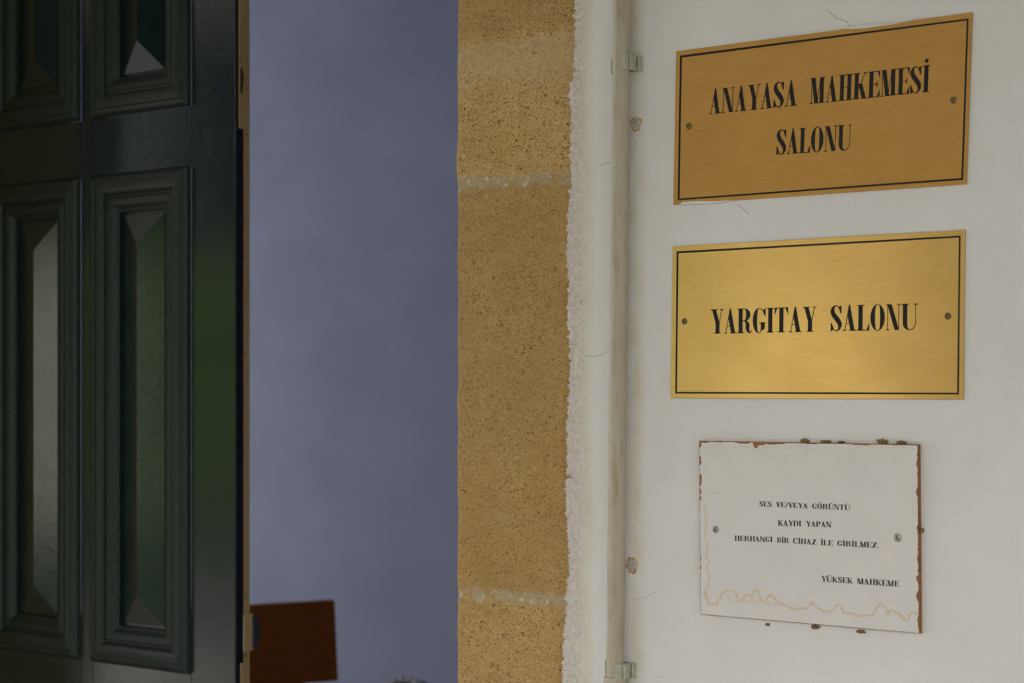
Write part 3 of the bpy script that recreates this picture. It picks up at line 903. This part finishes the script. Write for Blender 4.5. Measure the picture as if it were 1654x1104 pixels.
# dry mud and cobweb clumps round the notice
CL = [(1300, 713, 6.5, 3.6, -0.003, 'largest dry mud clump on the top edge of the notice, centre'), (1333, 713.8, 8.5, 2.2, -0.003, 'flat long mud clump on top of the notice, right of centre'),
      (1359, 714.5, 5, 1.6, -0.003, 'smallest thin mud crumb on top of the notice'), (1425, 714, 7.5, 3.6, -0.003, 'rounded mud clump on top of the notice near its right end'),
      (1457, 715.3, 7, 2.4, -0.003, 'mud crumb at the top right corner of the notice'), (1317, 1013.5, 6.0, 2.8, -0.002, 'brown mud crumb under the lower edge of the notice, centre'),
      (1390, 1021, 6, 2.2, -0.002, 'wispy mud crumb under the lower edge of the notice, right part'), (1240, 1009.5, 3, 1.8, -0.001, 'tiny mud speck under the lower edge of the notice, left part'),
      (1490, 857, 1.8, 3.2, -0.002, 'small mud speck on the right side of the notice')]
for (px, py, rx, rz, Y, lab) in CL:
    c = at(px, py, Y); rx *= 1 / 1210; rz *= 1 / 1300; ry = 0.0035
    vs, fs = [], []
    NA, NB = 36, 20
    for b in range(NB + 1):
        th = math.pi * b / NB
        for a in range(NA):
            ph = 2 * math.pi * a / NA
            d = Vector((math.sin(th) * math.cos(ph), math.sin(th) * math.sin(ph), math.cos(th)))
            r = 1 + 0.5 * nz(d.x + px, d.y, d.z, 1.6) + 0.6 * nz(d.x + px, d.y + 3, d.z, 4.5)
            vs.append((c.x + d.x * rx * r, min(0, c.y + d.y * ry * r), c.z + d.z * rz * r))
    for b in range(NB):
        for a in range(NA): fs.append((b * NA + a, (b + 1) * NA + a, (b + 1) * NA + (a + 1) % NA, b * NA + (a + 1) % NA))
    tag(mesh('mud_clump', vs, fs, M_mud, None, True), lab, 'dirt', 'mud clumps round the notice')

# ------------------------------------------------------------------ door leaf, closed, set back in the doorway
DY = 0.25; DT = 0.036
XD = at(380, 620, DY).x                   # free edge of the leaf
XH = XL                                   # hinge side
door = tag(empty('door_1', (XD, DY, 0)), 'dark green panelled door leaf standing closed on the left of the doorway', 'door', kind='structure')


def rail_z(p): return at(p[0], p[1], DY).z


pxl = {'R': (at(150, 620, DY).x, at(309, 620, DY).x)}
wP = pxl['R'][1] - pxl['R'][0]
gap = pxl['R'][0] - at(131, 620, DY).x
pxl['L'] = (pxl['R'][0] - gap - wP, pxl['R'][0] - gap)
zLO = (rail_z((309, 1090)) , rail_z((309, 268)))
zUP = (rail_z((309, 172)), rail_z((309, 172)) + 0.62)
zBT = (0.28, zLO[0] - 0.13)
DZ1 = zUP[1] + 0.14
XH = min(XH, pxl['L'][0] - 0.09)
rows = [zBT, zLO, zUP]
# stile and rail frame with openings
m = MB()
xs_ = [XH, pxl['L'][0], pxl['L'][1], pxl['R'][0], pxl['R'][1], XD]
m.box((xs_[0], DY, 0.015), (xs_[1], DY + DT, DZ1)); m.box((xs_[2], DY, 0.015), (xs_[3], DY + DT, DZ1))
zz = [0.015] + [z for r in rows for z in r] + [DZ1]
m.box((xs_[4], DY, 0.015), (xs_[5], DY + 0.019, DZ1)); m.box((xs_[4], DY + 0.019, 0.015), (xs_[5] - 0.012, DY + DT, DZ1))
for (xa, xb) in (pxl['L'], pxl['R']):
    for a, b in zip(zz[0::2], zz[1::2]): m.box((xa, DY, a), (xb, DY + DT, b))
m.build('frame', M_green, door, False, 0.0012)
PROF = [(0.0, 0.0), (0.003, 0.008), (0.007, 0.0125), (0.013, 0.015), (0.017, 0.0125), (0.019, 0.0135), (0.028, 0.0150), (0.036, 0.0125), (0.040, 0.0085), (0.0415, 0.005), (0.045, 0.0055), (0.048, 0.008), (0.054, 0.0085), (0.060, 0.006), (0.068, -0.001), (0.072, -0.003), (0.073, -0.012)]
INS = PROF[-1][0]
for zr_ in rows:
    for key in ('L', 'R'):
        xa, xb = pxl[key]; za, zb = zr_
        # raised hipped field
        a, b, c, d = xa + INS - 0.002, xb - INS + 0.002, za + INS - 0.002, zb - INS + 0.002
        hw = (b - a) / 2; yb = DY + 0.012; yt = DY - (0.0055 if key == 'L' else 0.0105)
        g = 0.008
        v = [(a, yb, c), (b, yb, c), (b, yb, d), (a, yb, d),
             (a + g, yb, c + g), (b - g, yb, c + g), (b - g, yb, d - g), (a + g, yb, d - g),
             (a + g, yb - 0.004, c + g), (b - g, yb - 0.004, c + g), (b - g, yb - 0.004, d - g), (a + g, yb - 0.004, d - g),
             (a + hw, yt, c + hw), (a + hw, yt, d - hw)]
        f = []
        for q in (0, 4):
            for i in range(4): f.append((q + i, q + (i + 1) % 4, q + 4 + (i + 1) % 4, q + 4 + i))
        f += [(8, 9, 12), (9, 10, 13, 12), (10, 11, 13), (11, 8, 12, 13)]
        pn = child('panel', v, f, M_green, door)
        # mitred bolection moulding
        v, f = [], []
        for s_, h_ in PROF:
            y = DY - h_
            v += [(xa + s_, y, za + s_), (xb - s_, y, za + s_), (xb - s_, y, zb - s_), (xa + s_, y, zb - s_)]
        for q in range(len(PROF) - 1):
            for i in range(4): f.append((q * 4 + i, q * 4 + (i + 1) % 4, q * 4 + 4 + (i + 1) % 4, q * 4 + 4 + i))
        mo_ = mesh('moulding', v, f, M_satin, pn)
box_struct('trim_dark_liner', (XH - 0.12, 0.015, 0.0), (XH + 0.012, DY + DT + 0.03, DZ1), M_satin, 'unseen dark green frame added to darken reflections in the leaf', 'door frame')  # unseen liner, added to darken reflections in the left panel
# painted leading edge: navy front arris, cream strip at the back of the rebate
m = MB(); m.box((XD, DY + 0.001, 0.015), (XD + 0.0012, DY + 0.019, DZ1)); tag(m.build('edge_band', M_navy, door), 'dark navy painted leading edge')
m = MB()
zw = at(395, 205, DY).z; zw2 = at(395, 985, DY).z
m.box((XD - 0.012, DY + 0.0195, 0.015), (XD - 0.0005, DY + DT + 0.001, DZ1))
m.box((XD - 0.010, DY + 0.007, zw), (XD + 0.003, DY + 0.0195, DZ1))
m.box((XD - 0.010, DY + 0.011, 0.015), (XD + 0.003, DY + 0.0195, at(395, 1075, DY).z))
tag(m.build('rebate_strip', M_cream, door, False, 0.0008), 'cream painted rebate strip, worn')
m = MB()
P = at(392, 130, DY + 0.016)
vs, fs = [], []
m.prism([(XD + 0.0032, DY + 0.009 + a, P.z + b) for a, b in ((0, -0.02), (0.004, -0.026), (0.006, -0.008), (0.008, 0.006), (0.004, 0.022), (0.0, 0.02))], (0.0012, 0, 0))
m.build('worn_patch', M_worn, door)
# latch keep near the lower end of the leaf's edge
zk = at(402, 1020, DY + 0.04).z
kp = MB(); kp.box((XD - 0.001, DY + 0.018, zk - 0.035), (XD + 0.003, DY + 0.043, zk + 0.033))
k = tag(kp.build('latch_keep', M_cream, door, False, 0.002), 'painted keep plate for the latch')
q = MB()
yk0 = DY + 0.039
ring = [(0.0, -0.030), (0.010, -0.026), (0.018, -0.014), (0.018, 0.018), (0.008, 0.027), (0.0, 0.030)]
q.prism([(XD - 0.006 + 0.002, yk0 + 0.0 + a, zk + b) for a, b in ring], (0.010, 0, 0))
o = q.build('keep_hood', M_latch, None, False, 0.0015); o.parent = k
for ch in (k,):
    pass

# ------------------------------------------------------------------ furniture in the room
YB = 2.3
TR = at(541, 970, YB); BR = at(547.5, 1099, YB)
dr = Vector((0.448, 0.893, 0)).normalized()
nrm = Vector((0.893, -0.448, 0))
up = (TR - BR); up = Vector((0, 0, 1)) * up.z + nrm * (-0.03)
Lb = 0.95
th = nrm * -0.024
bench = tag(empty('wooden_chair', (TR.x - dr.x * 0.4, TR.y - dr.y * 0.4, 0)), 'varnished brown wooden seat with a plain board back, behind the door leaf', 'seat')
m = MB(); a0 = TR; a1 = TR - dr * Lb; b0 = TR - up; b1 = a1 - up
m.add([b1, b0, a0, a1, b1 + th, b0 + th, a0 + th, a1 + th], [(0, 1, 2, 3), (7, 6, 5, 4), (0, 4, 5, 1), (1, 5, 6, 2), (2, 6, 7, 3), (3, 7, 4, 0)])
m.build('backrest', M_wood, bench, False, 0.004)
zs_ = 0.44
for s_ in (0.12, Lb - 0.1):
    m = MB(); p = TR - dr * s_ + th
    m.add([p + th * 0.2 + dr * i * 0.025 + th * j + Vector((0, 0, (-p.z if k == 0 else -up.z * 0.3))) for k in (0, 1) for i, j in ((-1, 0), (1, 0), (1, 1.6), (-1, 1.6))],
          [(0, 1, 2, 3), (4, 7, 6, 5), (0, 4, 5, 1), (1, 5, 6, 2), (2, 6, 7, 3), (3, 7, 4, 0)])
    m.build('post', M_wood, bench)
m = MB(); p = TR - dr * 0.04 + Vector((0, 0, zs_ - TR.z)); q = p - dr * (Lb - 0.08)
m.add([p + th, q + th, q + nrm * 0.42, p + nrm * 0.42] + [v + Vector((0, 0, -0.03)) for v in (p + th, q + th, q + nrm * 0.42, p + nrm * 0.42)],
      [(0, 1, 2, 3), (7, 6, 5, 4), (0, 4, 5, 1), (1, 5, 6, 2), (2, 6, 7, 3), (3, 7, 4, 0)])
m.build('seat', M_wood, bench)
for s_ in (0.1, Lb - 0.1):
    m = MB(); p = TR - dr * s_ + nrm * 0.37; m.box((p.x - 0.02, p.y - 0.02, 0), (p.x + 0.02, p.y + 0.02, zs_ - 0.03)); m.build('leg', M_wood, bench)

# dark upholstered chair, only the top of its back reaches into view
YC = 1.9
c = at(656, 1094, YC)
chair = tag(empty('upholstered_chair', (c.x, YC, 0)), 'dark blue chair whose pale rounded top rim just shows at the bottom edge', 'chair')
def arch(w, y0, y1, h, n=20):
    """upright slab with a gently arched top"""
    ring = [(c.x - w, 0.52)] + [(c.x + w, 0.52)] + [(c.x + w * math.cos(math.pi * i / n), h - 0.25 + 0.25 * math.sin(math.pi * i / n)) for i in range(n + 1)]
    m = MB(); m.prism([(x, y0, z) for x, z in ring], (0, y1 - y0, 0)); return m
bk = arch(0.16, YC, YC + 0.05, c.z - 0.014).build('backrest', M_navyfab, chair, False, 0.01)
m = MB(); n = 20
pr = None
for i in range(n + 1):
    a = math.pi * i / n; p = Vector((c.x + 0.165 * math.cos(a), YC + 0.002, c.z - 0.265 + 0.258 * math.sin(a)))
    if pr is not None: m.tube(pr, p, 0.009, 10)
    pr = p
tag(m.build('rim', M_palerim, chair, True), 'pale rim along the top')
m = MB(); m.box((c.x - 0.2, YC - 0.40, 0.42), (c.x + 0.2, YC + 0.04, 0.49)); m.build('seat', M_navyfab, chair, False, 0.015)
for sx in (-0.17, 0.17):
    for yy, zt in ((YC + 0.02, 0.5), (YC - 0.36, 0.42)):
        m = MB(); m.tube((c.x + sx, yy, 0), (c.x + sx * 0.9, yy, zt), 0.012, 12); m.build('leg', M_palerim, chair, True)
